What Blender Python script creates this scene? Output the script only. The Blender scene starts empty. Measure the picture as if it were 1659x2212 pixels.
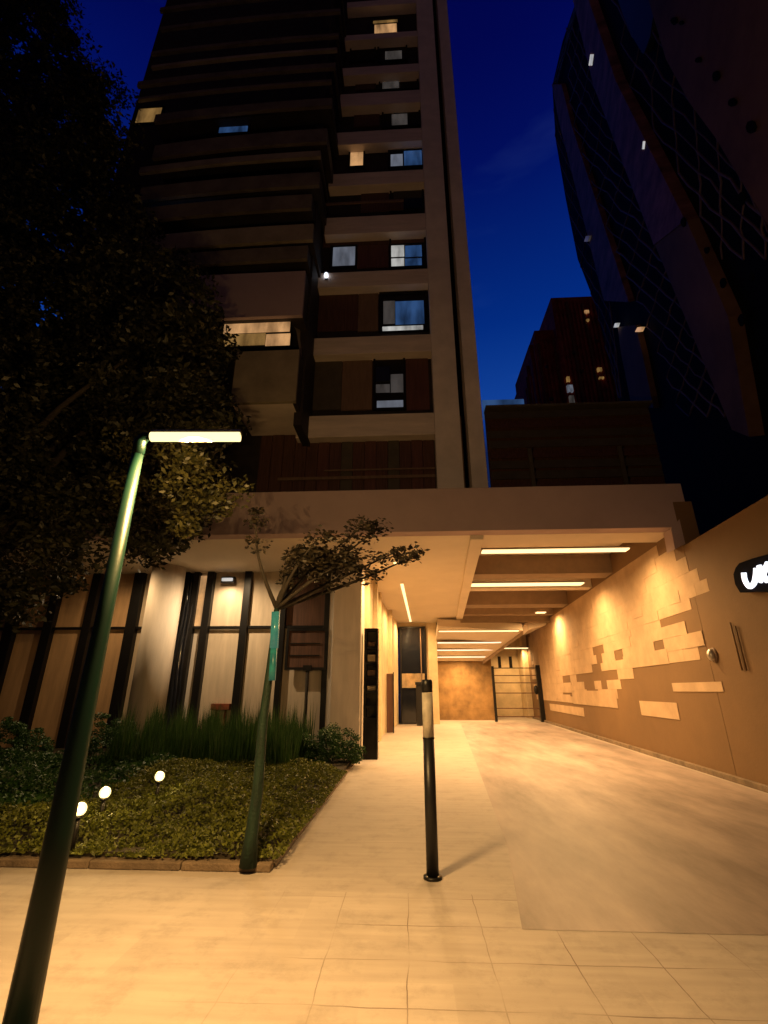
import bpy, math, random
import numpy as np
from mathutils import Vector, Matrix
R = math.radians
random.seed(7); rng = np.random.default_rng(11)
scn = bpy.context.scene
COL = scn.collection

# ------------------------------------------------------------------ camera
CAM_H, TILT, YAW = 1.6, R(20.7), R(3.0)
FPX, CX, CY = 1018.0, 829.5, 1106.0          # survey of the photo on a 1659 x 2212 grid
cam_d = bpy.data.cameras.new('camera'); cam = bpy.data.objects.new('camera', cam_d); COL.objects.link(cam)
cam.location = (0, 0, CAM_H); cam.rotation_euler = (R(90) + TILT, 0, YAW)
cam_d.sensor_fit = 'VERTICAL'; cam_d.sensor_height = 36; cam_d.lens = 36 * FPX / 2212
cam_d.clip_start = .05; cam_d.clip_end = 2000
scn.camera = cam
scn.view_settings.view_transform = 'Standard'; scn.view_settings.look = 'None'
scn.view_settings.exposure = 0.0; scn.view_settings.gamma = 1
scn.cycles.use_denoising = True; scn.cycles.max_bounces = 8; scn.cycles.diffuse_bounces = 5
scn.cycles.sample_clamp_indirect = 4

# ------------------------------------------------------------------ dusk sky
w = bpy.data.worlds.new('World'); scn.world = w; w.use_nodes = True
nt = w.node_tree; nt.nodes.clear(); N = nt.nodes.new; L = nt.links.new
out = N('ShaderNodeOutputWorld'); bg = N('ShaderNodeBackground'); bg.inputs[1].default_value = 1.0
tc = N('ShaderNodeTexCoord'); sep = N('ShaderNodeSeparateXYZ'); L(tc.outputs['Generated'], sep.inputs[0])
rp = N('ShaderNodeValToRGB'); L(sep.outputs[2], rp.inputs[0])
e = rp.color_ramp.elements
e[0].position = 0.0; e[0].color = (.002, .005, .02, 1)
e[1].position = .97; e[1].color = (.0004, .0010, .052, 1)
for p, c in ((.46, (.004, .012, .06, 1)), (.54, (.0055, .05, .30, 1)), (.66, (.0008, .024, .21, 1)), (.83, (.0005, .0045, .105, 1)), (.9, (.0004, .002, .072, 1))):
    k = e.new(p); k.color = c
mp = N('ShaderNodeMapping'); mp.inputs['Scale'].default_value = (2.2, 2.2, 11); L(tc.outputs['Generated'], mp.inputs[0])
ns = N('ShaderNodeTexNoise'); ns.inputs['Scale'].default_value = 1.7; ns.inputs['Detail'].default_value = 8; L(mp.outputs[0], ns.inputs[0])
cr = N('ShaderNodeValToRGB'); L(ns.outputs[0], cr.inputs[0]); cr.color_ramp.elements[0].position = .60; cr.color_ramp.elements[1].position = .95
mx = N('ShaderNodeMix'); mx.data_type = 'RGBA'; mx.blend_type = 'ADD'; L(cr.outputs[0], mx.inputs[0]); L(rp.outputs[0], mx.inputs[6]); mx.inputs[7].default_value = (.009, .016, .04, 1)
mr = N('ShaderNodeMapRange'); L(sep.outputs[1], mr.inputs[0]); mr.inputs[1].default_value = -.1; mr.inputs[2].default_value = .36; mr.inputs[3].default_value = .06; mr.inputs[4].default_value = 1.0
vs = N('ShaderNodeVectorMath'); vs.operation = 'SCALE'; L(mx.outputs[2], vs.inputs[0]); L(mr.outputs[0], vs.inputs[3])   # twilight glow only ahead, night behind
ml = N('ShaderNodeMapRange'); L(sep.outputs[1], ml.inputs[0]); ml.inputs[1].default_value = .05; ml.inputs[2].default_value = -.6; ml.inputs[3].default_value = 0; ml.inputs[4].default_value = 1
gl = N('ShaderNodeMapRange'); L(sep.outputs[2], gl.inputs[0]); gl.inputs[1].default_value = .75; gl.inputs[2].default_value = .0; gl.inputs[3].default_value = 0; gl.inputs[4].default_value = 1
mg = N('ShaderNodeMath'); mg.operation = 'MULTIPLY'; L(ml.outputs[0], mg.inputs[0]); L(gl.outputs[0], mg.inputs[1])
cg = N('ShaderNodeVectorMath'); cg.operation = 'SCALE'; cg.inputs[0].default_value = (.045, .023, .021); L(mg.outputs[0], cg.inputs[3])   # city glow low behind
va = N('ShaderNodeVectorMath'); va.operation = 'ADD'; L(vs.outputs[0], va.inputs[0]); L(cg.outputs[0], va.inputs[1])
L(va.outputs[0], bg.inputs[0]); L(bg.outputs[0], out.inputs[0])

# ------------------------------------------------------------------ survey helpers
_ct, _st = math.cos(TILT), math.sin(TILT); _cy, _sy = math.cos(YAW), math.sin(YAW)
def ray(u, v):
    b = CY - v; up = FPX * _st + b * _ct; fw = FPX * _ct - b * _st; rt = u - CX
    return Vector((rt * _cy - fw * _sy, rt * _sy + fw * _cy, up))
def site(u, v, y=None, z=None, x=None):
    """world point of a surveyed direction on the plane y=, z= or x="""
    d = ray(u, v); o = Vector((0, 0, CAM_H))
    t = y / d.y if y is not None else (z - CAM_H) / d.z if z is not None else x / d.x
    return o + d * t
def onplane(u, v, p0, n):
    d = ray(u, v); o = Vector((0, 0, CAM_H)); return o + d * ((p0 - o).dot(n) / d.dot(n))
def rectY(u0, v0, u1, v1, y):
    a, b = site(u0, (v0 + v1) / 2, y=y), site(u1, (v0 + v1) / 2, y=y)
    t, s = site((u0 + u1) / 2, v0, y=y), site((u0 + u1) / 2, v1, y=y)
    return a.x, b.x, s.z, t.z

# ------------------------------------------------------------------ materials
def mat(name, col, rough=.7, metal=0., var=.12, scale=3., bump=.15, bscale=40., emit=None, estr=0., spec=.4, stretch=None, col2=None, evar=False):
    m = bpy.data.materials.new(name); m.use_nodes = True; n = m.node_tree; b = n.nodes['Principled BSDF']
    b.inputs['Roughness'].default_value = rough; b.inputs['Metallic'].default_value = metal
    b.inputs['Specular IOR Level'].default_value = spec
    t = n.nodes.new('ShaderNodeTexCoord'); mpn = n.nodes.new('ShaderNodeMapping'); n.links.new(t.outputs['Object'], mpn.inputs[0])
    if stretch: mpn.inputs['Scale'].default_value = stretch
    a = n.nodes.new('ShaderNodeTexNoise'); a.inputs['Scale'].default_value = scale; a.inputs['Detail'].default_value = 7; a.inputs['Roughness'].default_value = .65
    n.links.new(mpn.outputs[0], a.inputs[0])
    r = n.nodes.new('ShaderNodeValToRGB'); n.links.new(a.outputs[0], r.inputs[0])
    r.color_ramp.elements[0].position = .3; r.color_ramp.elements[1].position = .7
    lo = [c * (1 - var * 1.6) for c in col]; hi = [min(1, c * (1 + var)) for c in (col2 or col)]
    r.color_ramp.elements[0].color = (*lo, 1); r.color_ramp.elements[1].color = (*hi, 1)
    n.links.new(r.outputs[0], b.inputs['Base Color'])
    if bump:
        a2 = n.nodes.new('ShaderNodeTexNoise'); a2.inputs['Scale'].default_value = bscale; a2.inputs['Detail'].default_value = 5
        n.links.new(t.outputs['Object'], a2.inputs[0])
        bp = n.nodes.new('ShaderNodeBump'); bp.inputs['Strength'].default_value = bump; bp.inputs['Distance'].default_value = .02
        n.links.new(a2.outputs[0], bp.inputs['Height']); n.links.new(bp.outputs[0], b.inputs['Normal'])
    if emit:
        b.inputs['Emission Color'].default_value = (*emit, 1); b.inputs['Emission Strength'].default_value = estr
        if name.startswith('glass_'):      # noise varies the glow in place of rooms or reflections in the glass
            m3 = n.nodes.new('ShaderNodeMapping'); m3.inputs['Scale'].default_value = (3, 1, .8); n.links.new(t.outputs['Object'], m3.inputs[0])
            a3 = n.nodes.new('ShaderNodeTexNoise'); a3.inputs['Scale'].default_value = .9; a3.inputs['Detail'].default_value = 4; n.links.new(m3.outputs[0], a3.inputs[0])
            q3 = n.nodes.new('ShaderNodeMapRange'); q3.inputs[1].default_value = .3; q3.inputs[2].default_value = .65; q3.inputs[3].default_value = estr * .25; q3.inputs[4].default_value = estr * 1.15
            n.links.new(a3.outputs[0], q3.inputs[0]); n.links.new(q3.outputs[0], b.inputs['Emission Strength'])
    return m
M = {}
M['concrete'] = mat('pale_concrete', (.78, .69, .62), .8, var=.1, scale=1.2, bump=.1)
M['render_grey'] = mat('mauve_grey_render', (.40, .30, .295), .85, var=.07, scale=.7, bump=.08)
M['band'] = mat('parapet_concrete', (.72, .62, .54), .8, var=.12, scale=1.5, stretch=(.4, 1, 3))
M['balcony'] = mat('balcony_render', (.30, .25, .17), .85, var=.2, scale=1.2)
M['balcony_dark'] = mat('balcony_dark_render', (.16, .13, .095), .85, var=.25, scale=1.2)
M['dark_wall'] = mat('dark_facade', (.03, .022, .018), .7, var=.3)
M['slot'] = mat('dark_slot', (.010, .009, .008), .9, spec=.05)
M['wood'] = mat('dark_wood_cladding', (.10, .045, .028), .55, var=.3, scale=2.5, stretch=(9, 9, .5))
M['red_panel'] = mat('red_brown_panel', (.12, .05, .034), .5, var=.2, scale=2, stretch=(5, 5, .5))
M['tan_panel'] = mat('tan_panel', (.19, .12, .075), .6, var=.15, stretch=(4, 4, .6))
M['olive_panel'] = mat('olive_panel', (.085, .07, .045), .6, var=.15)
M['frame'] = mat('black_metal_frame', (.012, .011, .011), .4, metal=.2, bump=.03, spec=.25)
M['pane_dark'] = mat('dark_glass', (.012, .014, .02), .08, spec=.6, bump=0)
M['pane_blue'] = mat('glass_blue_reflection', (.02, .04, .08), .1, bump=0, emit=(.045, .12, .32), estr=.5)  # sky reflection put into the pane as a blue glow
M['pane_grey'] = mat('glass_lit_grey', (.1, .1, .1), .2, bump=0, emit=(.17, .19, .24), estr=.6)
M['pane_white'] = mat('glass_lit_white', (.2, .2, .2), .2, bump=0, emit=(.52, .52, .5), estr=.9)
M['pane_dim'] = mat('glass_dim_room', (.05, .045, .045), .2, bump=0, emit=(.08, .07, .065), estr=.55)
M['pane_warm'] = mat('glass_lit_warm', (.3, .2, .1), .3, bump=0, emit=(.9, .48, .2), estr=.6, var=.4)
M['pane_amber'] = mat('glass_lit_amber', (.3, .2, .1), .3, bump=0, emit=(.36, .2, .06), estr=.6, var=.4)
M['soffit'] = mat('cream_soffit', (.66, .58, .47), .7, var=.05, scale=.8, bump=.04)
M['beam_paint'] = mat('brown_beam_paint', (.26, .19, .13), .7, var=.1)
M['pillar'] = mat('pillar_plaster', (.60, .53, .46), .75, var=.1, scale=1.5, stretch=(3, 3, .4), bump=.12)
M['blind'] = mat('cream_blind', (.55, .45, .34), .6, var=.14, scale=1.5, stretch=(2.5, 1, .3), bump=.05)
M['blind_dim'] = mat('dim_ochre_blind', (.58, .37, .20), .6, var=.18, scale=1.5, stretch=(2.5, 1, .3), bump=.05)  # browner left blinds carry the weaker light there in their colour
M['plaster'] = mat('yellow_plaster', (.64, .52, .33), .75, var=.14, scale=1.4, bump=.15)
M['old_wall'] = mat('stained_wall', (.25, .15, .06), .8, var=.35, scale=1.1, bump=.3)
M['kerb'] = mat('kerb_stone', (.17, .125, .085), .85, var=.3, scale=3, bump=.5)
M['soil'] = mat('dark_soil', (.035, .028, .016), .95, var=.4, scale=5, bump=.8, bscale=15)
M['green_paint'] = mat('green_paint', (.001, .010, .0075), .42, var=.1, bump=.03, spec=.2)
M['white_paint'] = mat('worn_white_band', (.55, .50, .42), .55, var=.2, scale=9, bump=.05)
M['black_paint'] = mat('black_bollard_paint', (.012, .012, .014), .4, bump=.05)
M['led'] = mat('lamp_diffuser', (.8, .7, .5), .4, bump=0, emit=(1, .80, .36), estr=1.9)
M['strip'] = mat('ceiling_diffuser', (.8, .7, .5), .4, bump=0, emit=(1, .76, .38), estr=1.6)
M['strip_white'] = mat('ceiling_diffuser_white', (.8, .75, .65), .4, bump=0, emit=(1, .84, .62), estr=1.15)
M['bulb'] = mat('garden_light_globe', (.8, .7, .5), .4, bump=0, emit=(1, .78, .33), estr=2.2)
M['teal'] = mat('teal_trunk_glow', (.02, .1, .08), .2, var=.5, scale=8, bump=0, emit=(.06, .24, .17), estr=.45)  # teal light on the trunk, given as a glow of its own
M['brick'] = mat('dark_red_brick', (.45, .085, .05), .85, var=.4, scale=.8)
M['brick_trim'] = mat('brick_trim', (.25, .11, .06), .85, var=.3)
M['net_body'] = mat('lattice_tower_dark', (.008, .007, .009), .8, var=.3, spec=.08)
M['net_purple'] = mat('lattice_tower_mauve', (.42, .17, .16), .7, var=.45, scale=.5, stretch=(1, 1, 2))
M['net_brown'] = mat('lattice_tower_brown', (.26, .14, .085), .8, var=.3, scale=.25)
M['net_slate'] = mat('lattice_tower_slate', (.05, .065, .085), .6, var=.1, scale=.3)
M['net_line'] = mat('lattice_strut', (.20, .13, .15), .6)
M['bark'] = mat('bark', (.028, .021, .014), .9, var=.3, scale=6, stretch=(3, 3, .6), bump=.6)
M['bark_green'] = mat('green_lit_bark', (.005, .022, .012), .7, var=.35, scale=7, stretch=(3, 3, .6), bump=.5)  # green light on the trunk put into the bark colour
M['logo_white'] = mat('sign_letter_glow', (.8, .8, .8), .4, bump=0, emit=(.80, .86, 1), estr=1.6)
M['steel'] = mat('brushed_steel', (.5, .46, .4), .35, metal=.8, bump=.05)
M['sign_back'] = mat('sign_dark_case', (.008, .009, .016), .9, bump=0, spec=.03)
M['rust'] = mat('rust_red_paint', (.22, .05, .02), .7, var=.4, scale=6)

def leafmat(name, c1, c2, tr=.25):
    m = bpy.data.materials.new(name); m.use_nodes = True; n = m.node_tree; b = n.nodes['Principled BSDF']
    b.inputs['Roughness'].default_value = .5; b.inputs['Specular IOR Level'].default_value = .35
    g = n.nodes.new('ShaderNodeNewGeometry'); r = n.nodes.new('ShaderNodeValToRGB'); n.links.new(g.outputs['Random Per Island'], r.inputs[0])
    r.color_ramp.elements[0].color = (*c1, 1); r.color_ramp.elements[1].color = (*c2, 1)
    n.links.new(r.outputs[0], b.inputs['Base Color'])
    t = n.nodes.new('ShaderNodeBsdfTranslucent'); n.links.new(r.outputs[0], t.inputs[0])
    mxs = n.nodes.new('ShaderNodeMixShader'); mxs.inputs[0].default_value = tr
    n.links.new(b.outputs[0], mxs.inputs[1]); n.links.new(t.outputs[0], mxs.inputs[2])
    n.links.new(mxs.outputs[0], n.nodes['Material Output'].inputs[0]); return m
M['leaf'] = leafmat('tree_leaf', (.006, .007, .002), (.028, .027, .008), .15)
M['leaf_lit_tint'] = leafmat('tree_leaf_lit_tint', (.012, .014, .004), (.062, .056, .014))  # lamplight on the near leaves painted in as a paler leaf
M['leaf_dark'] = leafmat('dark_twig_leaf', (.008, .007, .004), (.035, .026, .013), .08)
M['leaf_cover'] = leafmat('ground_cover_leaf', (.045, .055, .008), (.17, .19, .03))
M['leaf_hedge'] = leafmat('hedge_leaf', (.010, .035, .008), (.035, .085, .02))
M['grass'] = leafmat('tall_grass', (.012, .040, .009), (.045, .10, .02))

# paving: slabs with thin dark joints that fade in and out
def paving():
    m = bpy.data.materials.new('sandy_paving'); m.use_nodes = True; n = m.node_tree; b = n.nodes['Principled BSDF']; l = n.links.new
    t = n.nodes.new('ShaderNodeTexCoord'); s = n.nodes.new('ShaderNodeSeparateXYZ'); l(t.outputs['Object'], s.inputs[0])
    def math_(op, a, bb=None, clamp=False):
        k = n.nodes.new('ShaderNodeMath'); k.operation = op; k.use_clamp = clamp
        for i, q in enumerate((a, bb)):
            if q is None: continue
            if isinstance(q, (int, float)): k.inputs[i].default_value = q
            else: l(q, k.inputs[i])
        return k.outputs[0]
    wob = n.nodes.new('ShaderNodeTexNoise'); wob.inputs['Scale'].default_value = 2.2; wob.inputs['Detail'].default_value = 4; l(t.outputs['Object'], wob.inputs[0])
    wv = math_('MULTIPLY', math_('SUBTRACT', wob.outputs[0], .5), .045)
    def joint(axis, off, per, wd):
        a = math_('ADD', math_('ADD', axis, wv), off)
        f = math_('ABSOLUTE', math_('SUBTRACT', math_('FRACT', math_('DIVIDE', a, per)), .5))   # .5 at the joint
        return math_('GREATER_THAN', f, .5 - wd / per)
    jx = joint(s.outputs[0], .047 + 52.5, .525, .0035); jy = joint(s.outputs[1], -3.31 + 48, .48, .0045)
    near = math_('LESS_THAN', s.outputs[1], 4.85)
    far = joint(s.outputs[1], 30., 1.45, .008)
    nz = n.nodes.new('ShaderNodeTexNoise'); nz.inputs['Scale'].default_value = 1.1; nz.inputs['Detail'].default_value = 2; l(t.outputs['Object'], nz.inputs[0])
    fade = math_('MULTIPLY', math_('SUBTRACT', nz.outputs[0], .36), 4.5, True)
    j = math_('MULTIPLY', math_('MAXIMUM', jx, jy), near)
    j = math_('MAXIMUM', j, math_('MULTIPLY', math_('MULTIPLY', far, math_('SUBTRACT', 1, near)), .35))
    side = math_('MULTIPLY', math_('ADD', s.outputs[0], 1.5), .7, True); right = math_('SUBTRACT', 1, math_('MULTIPLY', math_('SUBTRACT', s.outputs[0], 1.2), .5, True))
    j = math_('MULTIPLY', math_('MULTIPLY', j, fade), math_('MULTIPLY', side, right))
    n1 = n.nodes.new('ShaderNodeTexNoise'); n1.inputs['Scale'].default_value = .55; n1.inputs['Detail'].default_value = 9; n1.inputs['Roughness'].default_value = .6; l(t.outputs['Object'], n1.inputs[0])
    mpn = n.nodes.new('ShaderNodeMapping'); mpn.inputs['Scale'].default_value = (.5, 5, 1); l(t.outputs['Object'], mpn.inputs[0])
    n2 = n.nodes.new('ShaderNodeTexNoise'); n2.inputs['Scale'].default_value = 2.4; n2.inputs['Detail'].default_value = 9; l(mpn.outputs[0], n2.inputs[0])
    ad = math_('ADD', math_('MULTIPLY', n1.outputs[0], .6), math_('MULTIPLY', n2.outputs[0], .4))
    r = n.nodes.new('ShaderNodeValToRGB'); l(ad, r.inputs[0]); r.color_ramp.elements[0].position = .33; r.color_ramp.elements[1].position = .66
    r.color_ramp.elements[0].color = (.30, .26, .23, 1); r.color_ramp.elements[1].color = (.43, .38, .34, 1)
    fx = math_('FLOOR', math_('DIVIDE', math_('ADD', s.outputs[0], 52.547 + .2625), .525)); fy = math_('FLOOR', math_('DIVIDE', math_('ADD', s.outputs[1], 44.69 + .24), .48))
    cxyz = n.nodes.new('ShaderNodeCombineXYZ'); l(fx, cxyz.inputs[0]); l(fy, cxyz.inputs[1]); wn = n.nodes.new('ShaderNodeTexWhiteNoise'); l(cxyz.outputs[0], wn.inputs[0])
    tint = math_('ADD', math_('MULTIPLY', math_('MULTIPLY', wn.outputs[0], near), .10), .95)
    st_ = n.nodes.new('ShaderNodeTexNoise'); st_.inputs['Scale'].default_value = 3.1; st_.inputs['Detail'].default_value = 12; st_.inputs['Roughness'].default_value = .75; l(t.outputs['Object'], st_.inputs[0])
    tint = math_('MULTIPLY', tint, math_('SUBTRACT', 1.06, math_('MULTIPLY', math_('MULTIPLY', math_('SUBTRACT', st_.outputs[0], .5), 3.0, True), .45)))
    sc2 = n.nodes.new('ShaderNodeVectorMath'); sc2.operation = 'SCALE'; l(r.outputs[0], sc2.inputs[0]); l(tint, sc2.inputs[3])
    mxx = n.nodes.new('ShaderNodeMix'); mxx.data_type = 'RGBA'; l(math_('MULTIPLY', j, .8), mxx.inputs[0]); l(sc2.outputs[0], mxx.inputs[6]); mxx.inputs[7].default_value = (.10, .06, .035, 1)
    l(mxx.outputs[2], b.inputs['Base Color'])
    rr = n.nodes.new('ShaderNodeMapRange'); l(n1.outputs[0], rr.inputs[0]); rr.inputs[3].default_value = .5; rr.inputs[4].default_value = .75; l(rr.outputs[0], b.inputs['Roughness'])
    h = math_('SUBTRACT', math_('MULTIPLY', n2.outputs[0], .35), j)
    fine = n.nodes.new('ShaderNodeTexNoise'); fine.inputs['Scale'].default_value = 90; l(t.outputs['Object'], fine.inputs[0])
    h = math_('ADD', h, math_('MULTIPLY', fine.outputs[0], .25))
    bp = n.nodes.new('ShaderNodeBump'); bp.inputs['Strength'].default_value = .35; bp.inputs['Distance'].default_value = .012; l(h, bp.inputs['Height']); l(bp.outputs[0], b.inputs['Normal'])
    return m
M['paving'] = paving()
M['drive'] = mat('driveway_concrete', (.28, .225, .205), .5, var=.34, scale=.9, bump=.08, bscale=60, stretch=(1.6, .45, 1))
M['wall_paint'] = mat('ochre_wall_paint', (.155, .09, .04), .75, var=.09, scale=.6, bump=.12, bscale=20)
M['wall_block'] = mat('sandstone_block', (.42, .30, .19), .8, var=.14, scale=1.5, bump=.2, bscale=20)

# ------------------------------------------------------------------ object helpers
def tag(o, label=None, cat=None, group=None, kind=None):
    if label: o['label'] = label
    if cat: o['category'] = cat
    if group: o['group'] = group
    if kind: o['kind'] = kind
    return o
def thing(name, label, cat, loc=(0, 0, 0), group=None):
    o = bpy.data.objects.new(name, None); o.location = loc; COL.objects.link(o); o.empty_display_size = .2; o['kind'] = 'thing'
    return tag(o, label, cat, group)
class MB:
    def __init__(s): s.v = []; s.f = []; s.sm = []
    def add(s, vs, fs, smooth=False):
        o = len(s.v); s.v += [tuple(p) for p in vs]; s.f += [tuple(o + i for i in f) for f in fs]; s.sm += [smooth] * len(fs); return s
    def box(s, x0, x1, y0, y1, z0, z1, rot=0, c=None):
        vs = [Vector((x, y, z)) for z in (z0, z1) for y in (y0, y1) for x in (x0, x1)]
        if rot:
            c = c or Vector(((x0 + x1) / 2, (y0 + y1) / 2, 0)); m = Matrix.Rotation(rot, 3, 'Z'); vs = [m @ (p - c) + c for p in vs]
        return s.add(vs, [(0, 2, 3, 1), (4, 5, 7, 6), (0, 1, 5, 4), (2, 6, 7, 3), (0, 4, 6, 2), (1, 3, 7, 5)])
    def prism(s, pts, d):
        """polygon pts extruded by the vector d"""
        n = len(pts); d = Vector(d); vs = [Vector(p) for p in pts] + [Vector(p) + d for p in pts]
        return s.add(vs, [tuple(range(n)), tuple(range(2 * n - 1, n - 1, -1))] + [(i, i + n, (i + 1) % n + n, (i + 1) % n) for i in range(n)])
    def strip(s, left, right, d):
        """ribbon between two polylines of equal length, with thickness d"""
        n = len(left); d = Vector(d)
        for i in range(n - 1):
            s.prism([left[i], right[i], right[i + 1], left[i + 1]], d)
        return s
    def tube(s, pts, rad, seg=8, cap=True):
        pts = [Vector(p) for p in pts]; rad = rad if hasattr(rad, '__len__') else [rad] * len(pts); vs = []
        prev = None
        for i, p in enumerate(pts):
            t = (pts[min(i + 1, len(pts) - 1)] - pts[max(i - 1, 0)]).normalized()
            a = t.orthogonal().normalized() if prev is None else (prev - t * prev.dot(t)).normalized(); prev = a; b = t.cross(a)
            vs += [p + (a * math.cos(2 * math.pi * k / seg) + b * math.sin(2 * math.pi * k / seg)) * rad[i] for k in range(seg)]
        fs = [(i * seg + k, i * seg + (k + 1) % seg, (i + 1) * seg + (k + 1) % seg, (i + 1) * seg + k) for i in range(len(pts) - 1) for k in range(seg)]
        if cap: fs += [tuple(range(seg))[::-1], tuple((len(pts) - 1) * seg + k for k in range(seg))]
        return s.add(vs, fs, True)
    def ball(s, c, r, seg=16, rings=10, sz=1.):
        c = Vector(c); vs = []; fs = []
        for i in range(rings + 1):
            a = math.pi * i / rings
            for k in range(seg):
                b = 2 * math.pi * k / seg; vs.append(c + Vector((r * math.sin(a) * math.cos(b), r * math.sin(a) * math.sin(b), r * sz * math.cos(a))))
        for i in range(rings):
            for k in range(seg): fs.append((i * seg + k, (i + 1) * seg + k, (i + 1) * seg + (k + 1) % seg, i * seg + (k + 1) % seg))
        return s.add(vs, fs, True)
    def build(s, name, m, parent=None, bevel=0.):
        me = bpy.data.meshes.new(name); me.from_pydata(s.v, [], s.f); me.materials.append(m)
        me.polygons.foreach_set('use_smooth', s.sm); me.update()
        o = bpy.data.objects.new(name, me); COL.objects.link(o)
        if parent:
            o.parent = parent; o.matrix_parent_inverse = parent_world(parent).inverted()
        if bevel:
            b = o.modifiers.new('bevel', 'BEVEL'); b.width = bevel; b.segments = 2; b.limit_method = 'ANGLE'
        return o
def parent_world(p):
    m = Matrix.Translation(p.location)
    if p.parent: m = parent_world(p.parent) @ p.matrix_parent_inverse @ m
    return m
def quads_object(name, V, m, parent=None):
    """V: (n,4,3) array of leaf-sized faces"""
    n = len(V); me = bpy.data.meshes.new(name); me.vertices.add(n * 4); me.loops.add(n * 4); me.polygons.add(n)
    me.vertices.foreach_set('co', V.reshape(-1).astype(np.float32)); me.loops.foreach_set('vertex_index', np.arange(n * 4, dtype=np.int32))
    me.polygons.foreach_set('loop_start', np.arange(0, n * 4, 4, dtype=np.int32)); me.polygons.foreach_set('loop_total', np.full(n, 4, dtype=np.int32))
    me.update(); me.validate(); me.materials.append(m)
    o = bpy.data.objects.new(name, me); COL.objects.link(o)
    if parent: o.parent = parent; o.matrix_parent_inverse = parent_world(parent).inverted()
    return o
def leaves(C, size, flat=.6, aspect=.5):
    n = len(C); a = rng.normal(size=(n, 3)); a[:, 2] *= flat; a /= np.linalg.norm(a, axis=1)[:, None]
    r = rng.normal(size=(n, 3)); b = np.cross(a, r); b /= np.linalg.norm(b, axis=1)[:, None]
    s = size * rng.uniform(.55, 1.3, (n, 1))
    return np.stack([C - a * s, C + b * s * aspect - a * s * .1, C + a * s, C - b * s * aspect - a * s * .1], 1)
def clumps(centers, n_per, spread):
    C = np.asarray(centers)[:, None, :]; P = rng.normal(size=(len(centers), n_per, 3)); P /= np.linalg.norm(P, axis=2)[:, :, None] + 1e-6
    P *= (rng.uniform(0, 1, (len(centers), n_per, 1)) ** .45) * rng.uniform(.55, 1.25, (len(centers), 1, 1)) * spread
    P[:, :, 2] *= .62
    return (C + P).reshape(-1, 3)
WARM = (1., .575, .22)
def spot(name, loc, power, parent, ang=165, col=WARM, down=True, rad=0., dirv=None):
    d = bpy.data.lights.new(name, 'SPOT'); d.energy = power; d.color = col; d.spot_size = R(ang); d.spot_blend = 1; d.shadow_soft_size = rad
    o = bpy.data.objects.new(name, d); COL.objects.link(o); o.location = loc; o.parent = parent; o.matrix_parent_inverse = parent_world(parent).inverted()
    if dirv: o.rotation_euler = Vector(dirv).to_track_quat('-Z', 'Y').to_euler()
    return o
def point(name, loc, power, parent, col=WARM, rad=0.):
    d = bpy.data.lights.new(name, 'POINT'); d.energy = power; d.color = col; d.shadow_soft_size = rad
    o = bpy.data.objects.new(name, d); COL.objects.link(o); o.location = loc; o.parent = parent; o.matrix_parent_inverse = parent_world(parent).inverted()
    return o

# ------------------------------------------------------------------ key planes
YB, YT, YBAL, YG = 10.3, 12.6, 11.1, 14.0        # podium beam, tower front, balcony front, glazed wall
ZS = 5.0                                         # soffit
WA, WB = Vector((5.99, 9.42, 0)), Vector((7.2, 27.8, 0)); WD = (WB - WA).normalized(); WN = Vector((-WD.y, WD.x, 0))   # right wall line; WN faces the passage
def wall_x(y): return WA.x + (WB.x - WA.x) * (y - WA.y) / (WB.y - WA.y)
AX = WD                                          # passage axis
def bay_x(y): return 1.75 + (y - 10.3) * WD.x / WD.y   # left edge of the lit bay

# ------------------------------------------------------------------ ground
g = MB(); g.add([(-150, -80, 0), (150, -80, 0), (150, 250, 0), (-150, 250, 0)], [(0, 1, 2, 3)]).build('pavement', M['paving'])
tag(bpy.data.objects['pavement'], kind='structure')
dl = [site(1104, 2000, z=0), site(1075, 1850, z=0), site(1020, 1700, z=0), site(975, 1600, z=0)]
dn = [site(1128, 2008, z=0)]
pts = [(p_.x, p_.y) for p_ in dn] + [(1.02, 6.1), (1.28, 9.5), (1.62, 14), (2.6, 27.5), (wall_x(27.5) - .25, 27.5), (wall_x(2.6) - .02, dn[0].y)]
tag(MB().add([(x, y, .0015) for x, y in pts], [tuple(range(len(pts)))]).build('driveway', M['drive']), kind='structure')
# raised garden bed
GX, GY0, GY1 = -1.33, 5.25, 13.9
tag(MB().prism([(-22, GY0 + .12, .0), (GX - .12, GY0 + .12, .0), (GX - .02, GY1, .0), (-22, GY1, .0)], (0, 0, .11)).build('garden_soil', M['soil']), kind='structure')
kb = MB(); rr = random.Random(3)
x = -22.0
while x < GX:
    x1 = min(GX, x + .9); kb.box(x, x1 - .012, GY0 + rr.uniform(-.008, .008), GY0 + .13, 0, .065 + rr.uniform(0, .012)); x = x1
y = GY0 + .135
while y < GY1:
    kb.box(GX - .12, GX + rr.uniform(-.006, .006) + .01, y, min(y + .9, GY1) - .012, 0, .03 + rr.uniform(0, .01)); y += .9
tag(kb.build('kerb', M['kerb'], bevel=.012), kind='structure')

# ------------------------------------------------------------------ podium: beam, soffit, ceiling bay
pod = thing('podium', 'broad beige concrete podium bridging over the lit driveway passage', 'building', (2, YB, 0))
bl = site(300, 1110, y=YB).x - 9; br = site(1484, 1100, y=YB).x
zt = site(900, 1056, y=YB).z
MB().box(bl, br, YB, YB + .35, ZS, zt).build('fascia', M['render_grey'], pod, .01)
sr = site(1450, 1160, y=YB)
# drop at the right end, down to the top of the boundary wall
q = [site(1450, 1142, y=YB - .004), site(1458, 1186, y=YB - .004), site(1500, 1165, y=YB - .004), site(1486, 1100, y=YB - .004)]
MB().prism(q, (0, .34, 0)).build('end_haunch', M['render_grey'], pod)
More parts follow.
